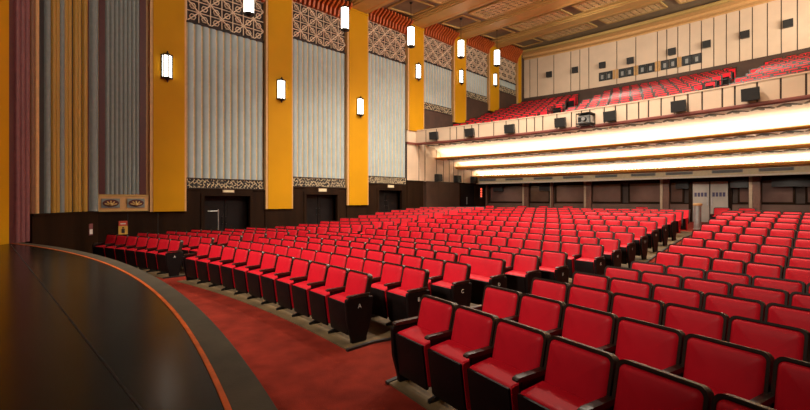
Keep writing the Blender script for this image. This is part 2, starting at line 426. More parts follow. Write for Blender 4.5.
for i, (y0, y1) in enumerate(PIL):
    mb = MB(); zt = beamz((y0+y1)/2)
    mb.box(WX-0.2, WX+0.12, y0+0.10, y1-0.07, PBOT[i], zt+0.3, M['ochre'])
    mb.box(WX-0.2, WX+0.10, y0, y0+0.10, PBOT[i], zt+0.3, M['peach']); mb.box(WX-0.2, WX+0.10, y1-0.07, y1, PBOT[i], zt+0.3, M['peach'])
    mb.box(WX-0.2, WX+0.15, y0+0.02, y1-0.02, zt-0.10, zt-0.02, M['ochre'])
    struct(mb, 'wall_pillar')
# framed bay next to the fluted splay
def fy(px): return 20+40*on_line(px, (WX, 20), (WX, 60))[0]
def framed():
    mb = MB(); y0, y1 = 25.48, PIL[0][0]
    mb.box(WX-0.2, WX-0.02, y0, y1, 1.6, 14, M['peach'])
    for a, b in ((fy(99), fy(105)), (fy(139.5), fy(146))): mb.box(WX-0.03, WX+0.01, a, b, 2.2, 14, M['maroon'])
    return mb
struct(framed(), 'trim_frame')
struct(corrugated(fy(105), fy(139.5), 2.2, 14, 8, M['dull'], M['dull'], x=WX-0.012, depth=0.022), 'trim_corrugated', smooth=40)
t = thing('cartouche_panel', 'cream panel with two dark oval gilt cartouches above the black dado', 'ornamental panel', (WX, 26.27, 1.6))
mb = MB(); mb.box(-0.02, 0.05, -0.78, 0.78, 0.0, 0.58, M['peach']); mb.box(0.05, 0.07, -0.78, 0.78, 0.0, 0.05, M['gold']); mb.box(0.05, 0.07, -0.78, 0.78, 0.53, 0.58, M['gold']); mb.build('panel', t)
for s_ in (-0.38, 0.38):
    mb = MB()
    mb.box(0.05, 0.085, s_-0.27, s_+0.27, 0.13, 0.45, M['dull'])
    k = 20; R = [(s_+0.24*cos(2*pi*i/k), 0.29+0.13*sin(2*pi*i/k)) for i in range(k)]
    mb.prism(R, lambda a, b, t_: (t_, a, b), 0.08, 0.10, M['maroon'])
    for q in range(5):
        a = pi*(0.12+0.19*q); mb.bar((0.105, s_, 0.22), (0.105, s_+0.19*cos(a), 0.22+0.15*sin(a)), 0.04, 0.02, (1,0,0), M['gold'])
    mb.lathe([(0.0,-0.05),(0.05,-0.03),(0.06,0.0),(0.04,0.05),(0,0.06)], (0.10, s_, 0.24), M['gold'], 10)
    mb.build('cartouche', t, 30, label='dark oval with a gilt fan')
# fluted splay from the proscenium back to the side wall
PA, PB = (-6.40, 22.95), (-9.8, 25.45)
SL = hypot(PB[0]-PA[0], PB[1]-PA[1]); SD = ((PB[0]-PA[0])/SL, (PB[1]-PA[1])/SL); SN = (SD[1], -SD[0])
if SN[0]*(CAMX-PA[0]) + SN[1]*(CAMY-PA[1]) < 0: SN = (-SN[0], -SN[1])
def sp(s, n): return (PA[0]+SD[0]*s+SN[0]*n, PA[1]+SD[1]*s+SN[1]*n)
STR = [(-30, 9, 'ochre', 0), (9, 14, 'maroon', 0), (14, 28.5, 'pink', 3), (28.5, 34, 'rust', 1), (34, 38, 'peach', 1), (38, 44, 'black', 0), (44, 49, 'dull', 1), (49, 51, 'black', 0), (51, 58.5, 'yellow', 2), (58.5, 63, 'dull', 1), (63, 70.5, 'yellow', 2), (70.5, 73, 'black', 0),
       (73, 80, 'yellow', 2), (80, 82, 'black', 0), (82, 86, 'yellow', 1), (86, 89, 'maroon', 0), (89, 95.5, 'dull', 1), (95.5, 97.5, 'peach', 0)]
for (a, b, m, fl) in STR:
    s0, s1 = on_line(a, PA, PB)[0]*SL, on_line(b, PA, PB)[0]*SL
    z0 = SZ if b < 29 else 1.62
    mb = MB()
    def slab(s0, s1, n0, n1):
        c = [(*sp(s0, n0),), (*sp(s1, n0),), (*sp(s1, n1),), (*sp(s0, n1),)]
        mb.prism(c, lambda x, y, t_: (x, y, t_), z0, 14, M[m])
    slab(s0, s1, -0.3, 0.0)
    for j in range(fl):
        w = (s1-s0)/fl; c = s0+w*(j+0.5)
        pts = [sp(c+w*0.46*cos(pi*q/8), 0.0+w*0.42*sin(pi*q/8)) for q in range(9)]
        mb.prism(pts, lambda x, y, t_: (x, y, t_), z0, 14, M[m])
    struct(mb, 'trim_fluted', smooth=40)
mb = MB(); s0 = on_line(29, PA, PB)[0]*SL
mb.prism([sp(s0, -0.3), sp(SL+0.05, -0.3), sp(SL+0.05, 0.08), sp(s0, 0.08)], lambda x, y, t_: (x, y, t_), 0, 1.62, M['dado'])
mb.prism([sp(s0, -0.3), sp(SL+0.05, -0.3), sp(SL+0.05, 0.12), sp(s0, 0.12)], lambda x, y, t_: (x, y, t_), 1.57, 1.63, M['dado'])
struct(mb, 'baseboard_splay')
# notices on the dado
s_, t_ = on_line(88, PA, PB); zc = 1.02
t = MB(); p = sp(s_*SL, 0.085)
t.obox((*p, zc), (SD[0]*0.11, SD[1]*0.11, 0), (SN[0]*0.006, SN[1]*0.006, 0), (0, 0, 0.19), M['pink'])
t.obox((p[0]+SN[0]*0.008, p[1]+SN[1]*0.008, zc-0.07), (SD[0]*0.085, SD[1]*0.085, 0), (SN[0]*0.002, SN[1]*0.002, 0), (0, 0, 0.08), M['white'])
t.build('notice', None, label='small pale pink notice on the dark dado beyond the stage edge', category='notice')
s_, t_ = on_line(123, (WX, 25), (WX, 30)); yc = 25+5*s_
nt_ = thing('notice', 'upright notice with red heading and yellow sheet under the cartouche panel', 'notice', (WX+0.004, yc, 0.78))
mb = MB(); mb.box(0, 0.012, -0.14, 0.14, 0, 0.30, M['yelpaper']); mb.box(0.012, 0.014, -0.05, 0.05, 0.05, 0.2, M['black']); mb.box(0.012, 0.014, -0.03, 0.03, 0.21, 0.26, M['black']); mb.build('sheet', nt_, label='yellow sheet with a black figure')
mb = MB(); mb.box(0, 0.014, -0.13, 0.13, 0.305, 0.48, M['redpaper']); mb.box(0.014, 0.016, -0.08, 0.08, 0.36, 0.40, M['white']); mb.build('heading', nt_, label='red heading')

# ------------------------------------------------------------------ lanterns
def sconce(y, z, label):
    t = thing('wall_sconce', label, 'wall lamp', (WX+0.12, y, z), 0, 'wall sconces on the ochre pillars')
    mb = MB(); H = 0.40
    pl = [(0.02, -0.165), (0.12, -0.15), (0.19, 0.0), (0.12, 0.15), (0.02, 0.165)]
    mb.prism(pl, lambda a, b, q: (a, b, q), -H, H, M['lamp']); mb.build('glass', t, label='lit frosted glass')
    mb = MB()
    big = [(0, -0.20), (0.14, -0.175), (0.225, 0), (0.14, 0.175), (0, 0.20)]
    for z0, z1 in ((-H-0.045, -H), (H, H+0.045)): mb.prism(big, lambda a, b, q: (a, b, q), z0, z1, M['iron'])
    for a, b in pl: mb.box(a-0.012, a+0.022, b-0.018, b+0.018, -H, H, M['iron'])
    mb.box(0, 0.02, -0.2, 0.2, -H, H, M['iron'])
    mb.build('frame', t, label='black metal frame')
    for s_ in (-1, 1):
        mb = MB(); mb.lathe([(0.10, 0), (0.06, s_*0.05), (0.03, s_*0.08), (0.03, s_*0.12), (0.0, s_*0.15)], (0.10, 0, s_*(H+0.045)), M['iron'], 10)
        mb.build('finial', t, 30)
SN_ = ['first', 'second', 'third', 'fourth', 'fifth', 'sixth']
for i, (px, py) in enumerate([(167, 67), (281, 90), (360, 107), (418, 72), (461, 77), (495, 80)]):
    s_, t_ = on_line(px, (WX+0.15, 20), (WX+0.15, 60)); y = 20+40*s_
    sconce(y, height(py, t_), 'lit glass wall sconce on the %s tall ochre pillar from the stage' % SN_[i])
def pendant(x, y, z, zc, label):
    t = thing('pendant_lantern', label, 'pendant lamp', (x, y, z), radians(8), 'pendant lanterns along the lattice band')
    H, W = 0.48, 0.17
    mb = MB(); oc = [(W*cos(pi/8+pi*k/4)*1.08, W*sin(pi/8+pi*k/4)*1.08) for k in range(8)]
    mb.prism(oc, lambda a, b, q: (a, b, q), -H, H, M['lamp']); mb.build('glass', t, label='lit frosted glass cylinder')
    mb = MB()
    for z0, z1 in ((-H-0.05, -H), (H, H+0.06)): mb.prism([(a*1.15, b*1.15) for a, b in oc], lambda a, b, q: (a, b, q), z0, z1, M['iron'])
    for a, b in oc[::2]: mb.box(a*1.03-0.012, a*1.03+0.012, b*1.03-0.012, b*1.03+0.012, -H, H, M['iron'])
    mb.lathe([(0.12, -H-0.05), (0.07, -H-0.10), (0.0, -H-0.14)], (0, 0, 0), M['iron'], 10)
    mb.build('frame', t, 30, label='dark metal frame')
    mb = MB(); mb.tube((0, 0, H+0.06), (0, 0, zc-z-0.02), 0.014, M['iron']); mb.lathe([(0.0, 0), (0.09, -0.0), (0.07, -0.06), (0.015, -0.09)], (0, 0, zc-z-0.01), M['iron'], 12)
    mb.build('rod', t, 30)
PX = -7.8
for i, (px, py) in enumerate([(249, 1), (345, 19), (411, 37), (461, 49), (497, 58)]):
    s_, t_ = on_line(px, (PX, 20), (PX, 60)); y = 20+40*s_
    pendant(PX, y, height(py, t_), beamz(y)+0.27, 'glowing pendant lantern before the lattice band, %s from the stage' % ('cut by the picture top, first' if i == 0 else ORD[i+1]))

# ------------------------------------------------------------------ ceiling, beams
mb = MB()
y0, y1 = 22.0, 57.5
mb.add([(-10.2, y0, beamz(y0)+.28), (10.2, y0, beamz(y0)+.28), (10.2, y1, beamz(y1)+.28), (-10.2, y1, beamz(y1)+.28),
        (-10.2, y0, beamz(y0)+.6), (10.2, y0, beamz(y0)+.6), (10.2, y1, beamz(y1)+.6), (-10.2, y1, beamz(y1)+.6)],
       [(0,1,2,3),(4,5,6,7),(0,1,5,4),(1,2,6,5),(2,3,7,6),(3,0,4,7)], M['ceil'])
struct(mb, 'ceiling')
allp = [(27.05-4.5, 28.4-4.5)] + PIL
for i, (a, b) in enumerate(allp[:7]):
    zb = beamz((a+b)/2); c = zb+0.30+0.11*(a-(a+b)/2); d = zb+0.30+0.11*(b-(a+b)/2)
    poly = [(a-0.20, c), (a-0.20, zb+0.20), (a-0.08, zb+0.20), (a-0.08, zb+0.12), (a+0.06, zb+0.12), (a+0.06, zb+0.05), (a+0.2, zb+0.05), (a+0.2, zb),
            (b-0.45, zb), (b-0.45, zb+0.04), (b-0.36, zb+0.04), (b-0.36, zb), (b-0.16, zb), (b-0.16, zb+0.07), (b-0.02, zb+0.07), (b-0.02, zb+0.16), (b+0.10, zb+0.16), (b+0.10, d)]
    mb = MB(); mb.prism(poly, lambda p, q, t_: (t_, p, q), -9.9, 9.95, M['gold'])
    mb.box(-9.6, 9.9, b-0.45, b-0.36, zb+0.01, zb+0.05, M['goldedge'])
    struct(mb, 'ceiling_beam')
def relief(x0, x1, y0, y1):
    mb = MB(); N = (0, 0, -1)
    def Z(y): return beamz(y)+0.26
    def pt(x, y, d=0.0): return (x, y, Z(y)-d)
    mb.add([pt(x0, y0, -0.015), pt(x1, y0, -0.015), pt(x1, y1, -0.015), pt(x0, y1, -0.015)], [(0,1,2,3)], M['ceildark'])
    nx = round((x1-x0)/0.34); ny = round((y1-y0)/0.34); cx, cy = (x1-x0)/nx, (y1-y0)/ny
    for i in range(nx):
        for j in range(ny):
            a, b = x0+(i+.5)*cx, y0+(j+.5)*cy; R = 0.145
            for t_ in range(8):
                q0, q1 = t_*pi/4, (t_+1)*pi/4
                mb.bar(pt(a+R*cos(q0), b+R*sin(q0), .02), pt(a+R*cos(q1), b+R*sin(q1), .02), 0.04, 0.05, N, M['clatt'])
            mb.bar(pt(a-.06, b-.06, .02), pt(a+.06, b+.06, .02), 0.05, 0.05, N, M['clatt']); mb.bar(pt(a-.06, b+.06, .02), pt(a+.06, b-.06, .02), 0.05, 0.05, N, M['clatt'])
    for p, q in (((x0, y0), (x1, y0)), ((x1, y0), (x1, y1)), ((x1, y1), (x0, y1)), ((x0, y1), (x0, y0))):
        mb.bar(pt(*p, .03), pt(*q, .03), 0.12, 0.08, N, M['gold'])
    return mb
GAPS = [(allp[i][1], allp[i+1][0]) for i in range(len(allp)-1)]
for i, (a, b) in enumerate(GAPS):
    if i < 2: continue
    w0, w1 = a+0.80, b-0.32
    if i < len(GAPS):
        x = -6.9; k = 0
        while x < 8.5:
            x1 = min(x+3.5, 9.4)
            struct(relief(x, x1, w0, w1), 'ceiling_relief'); x = x1+0.75; k += 1
        mb = MB()                                            # plain framed panel beside the wall
        for p, q in (((-9.0, w0), (-7.4, w0)), ((-7.4, w0), (-7.4, w1)), ((-7.4, w1), (-9.0, w1)), ((-9.0, w1), (-9.0, w0))):
            mb.bar((p[0], p[1], beamz(p[1])+.25), (q[0], q[1], beamz(q[1])+.25), 0.1, 0.07, (0, 0, -1), M['gold'])
        struct(mb, 'ceiling_relief')

# ------------------------------------------------------------------ rear wall over the balcony
RW = 55.7
pw = lim(RW, 10.0)
mb = MB(); mb.ring(RW, RW+0.3, 5.0, 15.2, -pw, pw, 40, M['joint'])
mb.ring(RW-0.05, RW, 8.5, 10.48, -pw, pw, 40, M['brown'])
J = [520.6, 530, 537.6, 554, 571, 580, 589, 617, 636, 657.6, 667, 678, 690, 701.6, 714, 726.5, 739.7, 752.5, 767.5, 781.4, 797.5, 813, 830]
ph = [on_arc(p, RW)[0] for p in J]
while ph[-1] < pw-0.012: ph.append(ph[-1]+0.0125)
for a, b in zip(ph, ph[1:]): mb.ring(RW-0.06, RW+0.01, 10.48, 13.62, a+0.0005, b-0.0005, 2, M['cream'])
struct(mb, 'wall_rear')
mb = MB(); mb.arc([(RW-0.05, 13.60), (RW-0.05, 13.72), (RW-0.35, 13.78), (RW-0.35, 13.95), (RW-0.8, 14.05), (RW-0.8, 14.6), (RW, 14.6), (RW, 13.60)], -pw, pw, 40, M['peach'])
mb.ring(RW-1.05, RW-0.8, 14.0, 14.15, -lim(RW-1.05, 9.9), lim(RW-1.05, 9.9), 40, M['gold'])
struct(mb, 'trim_cornice', smooth=30)
def box_speaker(px, py, r, w, h, d, label, group, tilt=0.0):
    a, t_ = on_arc(px, r); z = height(py, t_)
    t = thing('speaker', label, 'loudspeaker', (r*sin(a), r*cos(a), z), -a, group)
    mb = MB(); c, s_ = cos(tilt), sin(tilt)
    def q(x, y, z): return (x, y*c - z*s_, y*s_ + z*c)
    fw, bw = w/2, w/2*0.8
    vs = [q(-fw, -d, -h/2), q(fw, -d, -h/2), q(bw, -0.06, -h/2), q(-bw, -0.06, -h/2), q(-fw, -d, h/2), q(fw, -d, h/2), q(bw, -0.06, h/2), q(-bw, -0.06, h/2)]
    mb.add(vs, [(0,3,2,1),(4,5,6,7),(0,1,5,4),(1,2,6,5),(2,3,7,6),(3,0,4,7)], M['speaker']); mb.build('cabinet', t)
    mb = MB(); vs = [q(-fw*.9, -d-.012, -h*.45), q(fw*.9, -d-.012, -h*.45), q(fw*.9, -d-.012, h*.45), q(-fw*.9, -d-.012, h*.45)]
    vs += [q(-fw*.9, -d+.005, -h*.45), q(fw*.9, -d+.005, -h*.45), q(fw*.9, -d+.005, h*.45), q(-fw*.9, -d+.005, h*.45)]
    mb.add(vs, [(0,1,2,3),(4,7,6,5),(0,4,5,1),(1,5,6,2),(2,6,7,3),(3,7,4,0)], M['black']); mb.build('grille', t)
    mb = MB(); mb.box(-0.04, 0.04, -0.10, 0.0, -0.05, 0.05, M['iron']); mb.build('bracket', t)
RS = [(550, 74.8), (576, 70.3), (603.3, 65.5), (631.3, 61), (673, 52), (707.6, 44.6), (746, 35), (789, 24)]
for i, (px, py) in enumerate(RS):
    box_speaker(px, py, RW-0.06, 0.46, 0.42, 0.30, 'small black loudspeaker on the cream rear wall, %s from the ochre corner pillar' % ORD[i+1], 'loudspeakers on the cream rear wall', 0.06)
WN = [(599, 612.6), (618.8, 633.7), (638.5, 654.8), (661, 677), (682, 702)]
for i, (a, b) in enumerate(WN):
    p0, t0 = on_arc(a, RW-0.06); p1, t1 = on_arc(b, RW-0.06)
    mb = MB(); z0, z1 = 10.88, 11.52
    mb.ring(RW-0.10, RW-0.05, z0, z0+0.06, p0, p1, 2, M['iron']); mb.ring(RW-0.10, RW-0.05, z1-0.06, z1, p0, p1, 2, M['iron'])
    mb.ring(RW-0.10, RW-0.05, z0, z1, p0, p0+0.0012, 1, M['iron']); mb.ring(RW-0.10, RW-0.05, z0, z1, p1-0.0012, p1, 1, M['iron'])
    mb.ring(RW-0.095, RW-0.05, z0, z1, (p0+p1)/2-0.0006, (p0+p1)/2+0.0006, 1, M['iron'])
    wn = struct(mb, 'window_%d' % (i+1))
    for (pa, pb) in ((p0, (p0+p1)/2), ((p0+p1)/2, p1)):
        mb = MB(); mb.ring(RW-0.075, RW-0.062, z0+0.05, z1-0.05, pa+0.0008, pb-0.0008, 1, M['pane']); mb.build('pane', wn)
        mb = MB(); c = (pa+pb)/2; mb.ring(RW-0.082, RW-0.074, z0+0.14, z1-0.2, c-0.0016, c+0.0013, 1, M['vent']); mb.build('shutter', wn)
    if i < 4:
        q0 = p1+0.0006; q1 = on_arc(WN[i+1][0], RW-0.06)[0]-0.0006
        mb = MB(); mb.ring(RW-0.12, RW-0.05, z0-0.02, z1+0.02, q0, q0+(q1-q0)*0.42, 1, M['wood']); mb.ring(RW-0.12, RW-0.05, z0-0.02, z1+0.02, q1-(q1-q0)*0.42, q1, 1, M['wood'])
        struct(mb, 'trim_mullion')

# ------------------------------------------------------------------ balcony: parapet, coves, tiers
RP = 42.5; pp = lim(RP, 9.78)
mb = MB(); mb.ring(RP+0.03, RP+0.25, 5.35, 6.18, -pp, pp, 60, M['joint'])
step = 0.0112; a = -pp; rnd = random.Random(3)
while a < pp:
    w = step*rnd.choice([1, 1, 1, 1.35, 0.8]) if a > -0.03 else step*rnd.choice([1, 1.5, 1.9, 0.9])
    b = min(a+w, pp); mb.ring(RP, RP+0.05, 5.45, 6.20, a+0.0007, b-0.0007, 2, M['cream']); a = b
mb.ring(RP-0.02, RP+0.30, 6.18, 6.23, -pp, pp, 60, M['cream'])
mb.arc([(RP-0.08, 5.35), (RP-0.08, 5.42), (RP-0.03, 5.46), (RP+0.03, 5.46), (RP+0.03, 5.315), (RP-0.04, 5.32)], -pp, pp, 60, M['lip'])
struct(mb, 'wall_parapet')
LIPS = [(44.3, 4.71, 4.59), (46.3, 4.24, 4.08), (48.3, 3.71, 3.56)]
start = (RP+0.02, 5.305)
tube_objs = []
for i, (r, zt, zb) in enumerate(LIPS):
    n = 48
    mb = MB(); e = lim(r, 9.75)
    dz = start[1]-zt; r0, z0 = start; rb = r+0.62
    prof = [(r0, z0), (r0+(rb-r0)*0.16, z0+0.02)]
    mb.arc([prof[0], prof[1]], -e, e, n, M['plaster'], closed=False)
    # stencilled border then plain plaster that curves down behind the trough
    b1 = (r0+(rb-r0)*0.30, z0+0.015)
    mb.arc([prof[1], b1], -e, e, n, M['leaf'], closed=False)
    pr = [b1]
    for k in range(1, 9):
        t_ = k/8; pr.append((b1[0]+(rb-b1[0])*sin(t_*pi/2), zt-0.12+(b1[1]-zt+0.12)*cos(t_*pi/2)**0.6 if k < 8 else zt-0.10))
    mb.arc(pr, -e, e, n, M['plaster'], closed=False)
    nm = int(2*e*(r0+0.6)/0.72); md = 0.30*(rb-r0)/0.70       # stencilled leaf motifs along the flat border
    for k in range(nm):
        ac = -e + (k+0.5)*2*e/nm; rc = r0+0.50*md
        for (dr, da, lr, la, tw) in ((0.0, 0.0, 0.36, 0.10, 0.0), (-0.04, 0.17, 0.28, 0.075, 0.5), (-0.04, -0.17, 0.28, 0.075, -0.5), (0.20, 0.30, 0.10, 0.06, 0.0)):
            pts = []
            for q in range(10):
                u, v = lr*md*cos(2*pi*q/10), la*sin(2*pi*q/10)
                rr_, t_ = rc+dr*md+u*cos(tw)-v*sin(tw), (da+u*sin(tw)+v*cos(tw))/rc
                pts.append((rr_*sin(ac+t_), rr_*cos(ac+t_)))
            mb.prism(pts, lambda x, y, q: (x, y, q), z0-0.008, z0+0.004, M['leafdark'])
    struct(mb, 'ceiling_cove', smooth=60)
    mb = MB()
    mb.arc([(r-0.01, zt), (r-0.05, zt-0.03), (r-0.05, zt-0.06), (r-0.01, zt-0.07), (r-0.03, zb+0.02), (r+0.0, zb), (r+0.7, zb-0.01), (r+0.7, zb+0.02), (r+0.06, zb+0.03), (r+0.04, zt)], -e, e, n, M['goldedge'])
    struct(mb, 'trim_cove_lip', smooth=20)
    mb = MB(); mb.ring(r+0.14, r+0.30, zt-0.025, zt+0.012, -e*0.985, e*0.985, 30, M['tube'])
    mb.build('cove_lamp', None, label='row of cove tubes behind the %s gold lip under the balcony' % ['topmost', 'middle', 'lowest'][i], category='cove light', group='cove lights under the balcony')
    start = (r+0.03, zb-0.015)
RF = 48.62; pf = lim(RF, 9.75)
mb = MB(); mb.ring(RF, RF+0.15, 3.22, 3.60, -pf, pf, 48, M['fascia']); mb.arc([(RF-0.03, 3.13), (RF-0.03, 3.20), (RF+0.02, 3.24), (RF+0.15, 3.24), (RF+0.15, 3.13)], -pf, pf, 48, M['plaster'])
mb.ring(48.35, RF+0.1, 3.545, 3.58, -pf, pf, 48, M['goldedge'])
mb.ring(RF+0.1, 51.5, 3.26, 3.40, -lim(51.5, 9.9), lim(51.5, 9.9), 40, M['brown'])
struct(mb, 'trim_fascia', smooth=20)
VP = [(487.5, 180), (514, 179), (543, 178), (573, 176.5), (606, 175.4), (643, 173.7), (679, 171.7), (727, 170)]
for i, (px, py) in enumerate(VP + [(776, 168)]):
    a, t_ = on_arc(px, RF); w = 0.62
    v = thing('air_vent', 'grey slotted air vent in the tan band under the balcony, %s from the side wall' % ORD[i+1], 'air vent', (RF*sin(a), RF*cos(a), 3.40), -a, 'air vents under the balcony')
    mb = MB(); mb.box(-w, w, -0.015, 0.0, -0.075, 0.075, M['vent']); mb.build('plate', v)
    for k in range(3):
        mb = MB(); mb.box(-w*.94, w*.94, -0.026, -0.012, -0.05+0.045*k-0.008, -0.05+0.045*k+0.008, M['iron']); mb.build('slat', v)
PS = [(435.8, 135.7), (471.7, 132.6), (511.6, 128.8), (562.6, 122.6), (612.2, 116.3), (681, 106.3), (753, 94.5)]
for i, (px, py) in enumerate(PS):
    box_speaker(px, py, RP, 0.52, 0.44, 0.34, 'black loudspeaker on the cream balcony front, %s from the side wall' % ORD[i+1], 'loudspeakers on the balcony front', 0.12)
a, t_ = on_arc(588.3, RP); z = height(120.8, t_)
pj = thing('projector', 'silver and black projector in a cage on the balcony front', 'projector', (RP*sin(a), RP*cos(a), z), -a)
mb = MB(); mb.box(-0.27, 0.27, -0.52, -0.10, -0.16, 0.17, M['silver']); mb.box(-0.25, -0.12, -0.535, -0.5, -0.1, 0.1, M['black']); mb.box(0.17, 0.26, -0.53, -0.5, -0.12, 0.12, M['vent']); mb.build('body', pj)
mb = MB(); mb.tube((0.03, -0.50, 0), (0.03, -0.66, 0), 0.11, M['iron'], 16); mb.tube((0.03, -0.655, 0), (0.03, -0.672, 0), 0.085, M['silver'], 16); mb.build('lens', pj, 30)
mb = MB()
for x in (-0.31, 0.31):
    for y in (-0.60, -0.04): mb.box(x-.015, x+.015, y-.015, y+.015, -0.30, 0.27, M['iron'])
    for z_ in (-0.29, 0.26): mb.box(x-.015, x+.015, -0.60, 0.0, z_-.015, z_+.015, M['iron'])
mb.box(-0.32, 0.32, -0.62, 0.0, 0.25, 0.29, M['iron']); mb.box(-0.32, 0.32, -0.62, 0.0, -0.20, -0.17, M['iron']); mb.box(-0.32, 0.32, -0.60, -0.57, -0.30, -0.27, M['iron'])
mb.build('cage', pj)
# tiers
TR = [43.9+0.9*j for j in range(12)]
def tz(j): return 5.5+0.308*j
mb = MB(); mb.ring(RP+0.25, 43.1, 5.40, 5.5, -lim(RP, 9.78), lim(RP, 9.78), 40, M['brown'])
for j, r in enumerate(TR):
    rr = r-0.55; mb.ring(rr, rr+1.0, max(tz(j)-0.36, 5.42), tz(j), -lim(rr, 9.78), lim(rr, 9.78), 40, M['brown'])
mb.ring(TR[-1]+0.4, RW, 8.5, tz(11)+0.0, -lim(54, 9.78), lim(54, 9.78), 40, M['brown'])
struct(mb, 'floor_balcony')
# side wall and dado under the balcony
mb = MB(); mb.box(WX-0.2, WX-0.015, PIL[3][0], 50.5, 3.15, 5.45, M['joint'])
yj = PIL[3][0]+0.01
mb.box(WX-0.1, WX+0.05, PIL[3][0], 41.45, 5.46, 6.21, M['cream']); mb.box(WX-0.1, WX+0.07, PIL[3][0], 41.45, 5.33, 5.46, M['lip'])
for w in (1.05, 0.55, 1.1, 0.7, 0.6, 0.45, 0.5, 0.65, 0.9, 0.6, 0.8, 1.1):
    mb.box(WX-0.05, WX, yj+0.03, min(yj+w, 50.5)-0.03, 3.15, 5.42, M['cream']); yj += w
    if yj > 50.4: break
struct(mb, 'wall_left_lower')
mb = dado('d', 42.34, 45.7, 0, 3.18, WX+0.04, 'brown'); struct(mb, 'baseboard_left')
mb = dado('d', 47.6, 50.0, 0, 3.18, WX+0.04, 'dado'); struct(mb, 'baseboard_left')
mb = MB(); mb.box(WX-0.12, WX-0.08, 45.7, 47.6, 0, 3.18, M['black']); mb.box(WX-0.1, WX+0.05, 45.7, 45.8, 0, 3.18, M['dado']); mb.box(WX-0.1, WX+0.05, 47.5, 47.6, 0, 3.18, M['dado']); mb.box(WX-0.1, WX+0.05, 45.7, 47.6, 3.05, 3.18, M['dado'])
ds = struct(mb, 'door_4'); e = elev(48)
mb = MB(); mb.box(WX-0.08, WX-0.03, 45.82, 47.48, e, 3.04, M['pan']); lf = mb.build('door_leaf', ds)
mb = MB(); mb.tube((WX-0.01, 46.6, e+0.9), (WX-0.01, 46.6, e+1.4), 0.018, M['silver']); mb.build('handle', lf)
for i, (px, py) in enumerate([(436.5, 177.5), (455.7, 179.5), (472, 180)]):
    s_, t_ = on_line(px, (WX, 20), (WX, 60)); y = 20+40*s_; z = height(py, t_)
    t = thing('speaker', 'small black loudspeaker on the brown ledge under the balcony, ' + ['closest to the ochre pillar', 'in the middle', 'beside the lowest cove'][i], 'loudspeaker', (WX+0.04, y, 3.18), 0, 'small loudspeakers on the dado ledge')
    mb = MB(); mb.prism([(-0.02, 0.0), (0.30, 0.0), (0.26, 0.46), (-0.02, 0.46)], lambda a_, b_, q_: (a_, q_, b_), -0.22, 0.22, M['speaker']); mb.build('cabinet', t)
    mb = MB(); mb.prism([(0.30, 0.03), (0.315, 0.03), (0.28, 0.43), (0.262, 0.43)], lambda a_, b_, q_: (a_, q_, b_), -0.19, 0.19, M['black']); mb.build('grille', t)
# ------------------------------------------------------------------ glazed rear wall under the balcony
RG = 50.0; pg = lim(RG, 9.9); e = elev(RG)
D0, D1 = on_arc(692, RG)[0], on_arc(728.5, RG)[0]
mb = MB(); mb.ring(RG+0.14, RG+0.4, 0.4, 3.5, -pg, pg, 40, M['joint'])
mb.ring(RG, RG+0.14, 3.02, 3.4, -pg, pg, 40, M['dado'])
for a, b in ((-pg, D0-0.003), (D1+0.003, pg)):
    mb.ring(RG+0.02, RG+0.14, e-0.1, e+0.98, a, b, 20, M['wains']); mb.ring(RG, RG+0.14, e+0.96, e+1.02, a, b, 20, M['dado'])
struct(mb, 'wall_rear_lower')
CP = [487, 526.5, 552.5, 588.5, 665.5, 755.5]
cph = [on_arc(p, RG)[0] for p in CP]
for k, a in enumerate(cph):
    w = 0.0045 if k != 2 else 0.0018
    if k == 0: w = 0.002
    mb = MB(); mb.ring(RG-0.22, RG+0.1, e-0.1, 3.38, a-w, a+w, 2, M['post'])
    mb.ring(RG-0.25, RG-0.20, e-0.1, 3.38, a-w*0.9, a-w*0.35, 1, M['beige'])
    struct(mb, 'wall_post')
cuts = [-pg+0.002] + cph + [D0-0.004]
segs = []
edges = [cph[0]-0.006] if False else []
bounds = [-pg+0.003, cph[0], cph[1], cph[2], cph[3], on_arc(625, RG)[0], cph[4], D0-0.004]
segs = list(zip(bounds, bounds[1:])) + [(D1+0.004, cph[5]), (cph[5], on_arc(800, RG)[0]), (on_arc(800, RG)[0], pg-0.01)]
for k, (a, b) in enumerate(segs):
    if b-a < 0.004: continue
    mb = MB(); a0, b0 = a+0.0045, b-0.0045
    if b0 <= a0: continue
    mb.ring(RG, RG+0.1, e+1.0, e+1.08, a0, b0, 4, M['dado']); mb.ring(RG, RG+0.1, 2.96, 3.06, a0, b0, 4, M['dado'])
    mb.ring(RG, RG+0.1, e+1.0, 3.06, a0-0.001, a0+0.0006, 1, M['dado']); mb.ring(RG, RG+0.1, e+1.0, 3.06, b0-0.0006, b0+0.001, 1, M['dado'])
    w = struct(mb, 'window_%d' % (6+k))
    mb = MB(); mb.ring(RG+0.05, RG+0.07, e+1.06, 2.98, a0, b0, 4, M['glass']); mb.build('pane', w)
mb = MB(); zt = e+2.16
mb.ring(RG-0.04, RG+0.12, e-0.05, zt+0.08, D0-0.003, D0, 1, M['dado']); mb.ring(RG-0.04, RG+0.12, e-0.05, zt+0.08, D1, D1+0.003, 1, M['dado']); mb.ring(RG-0.04, RG+0.12, zt, zt+0.08, D0, D1, 3, M['dado'])
ds = struct(mb, 'door_5'); Dm = (D0+D1)/2
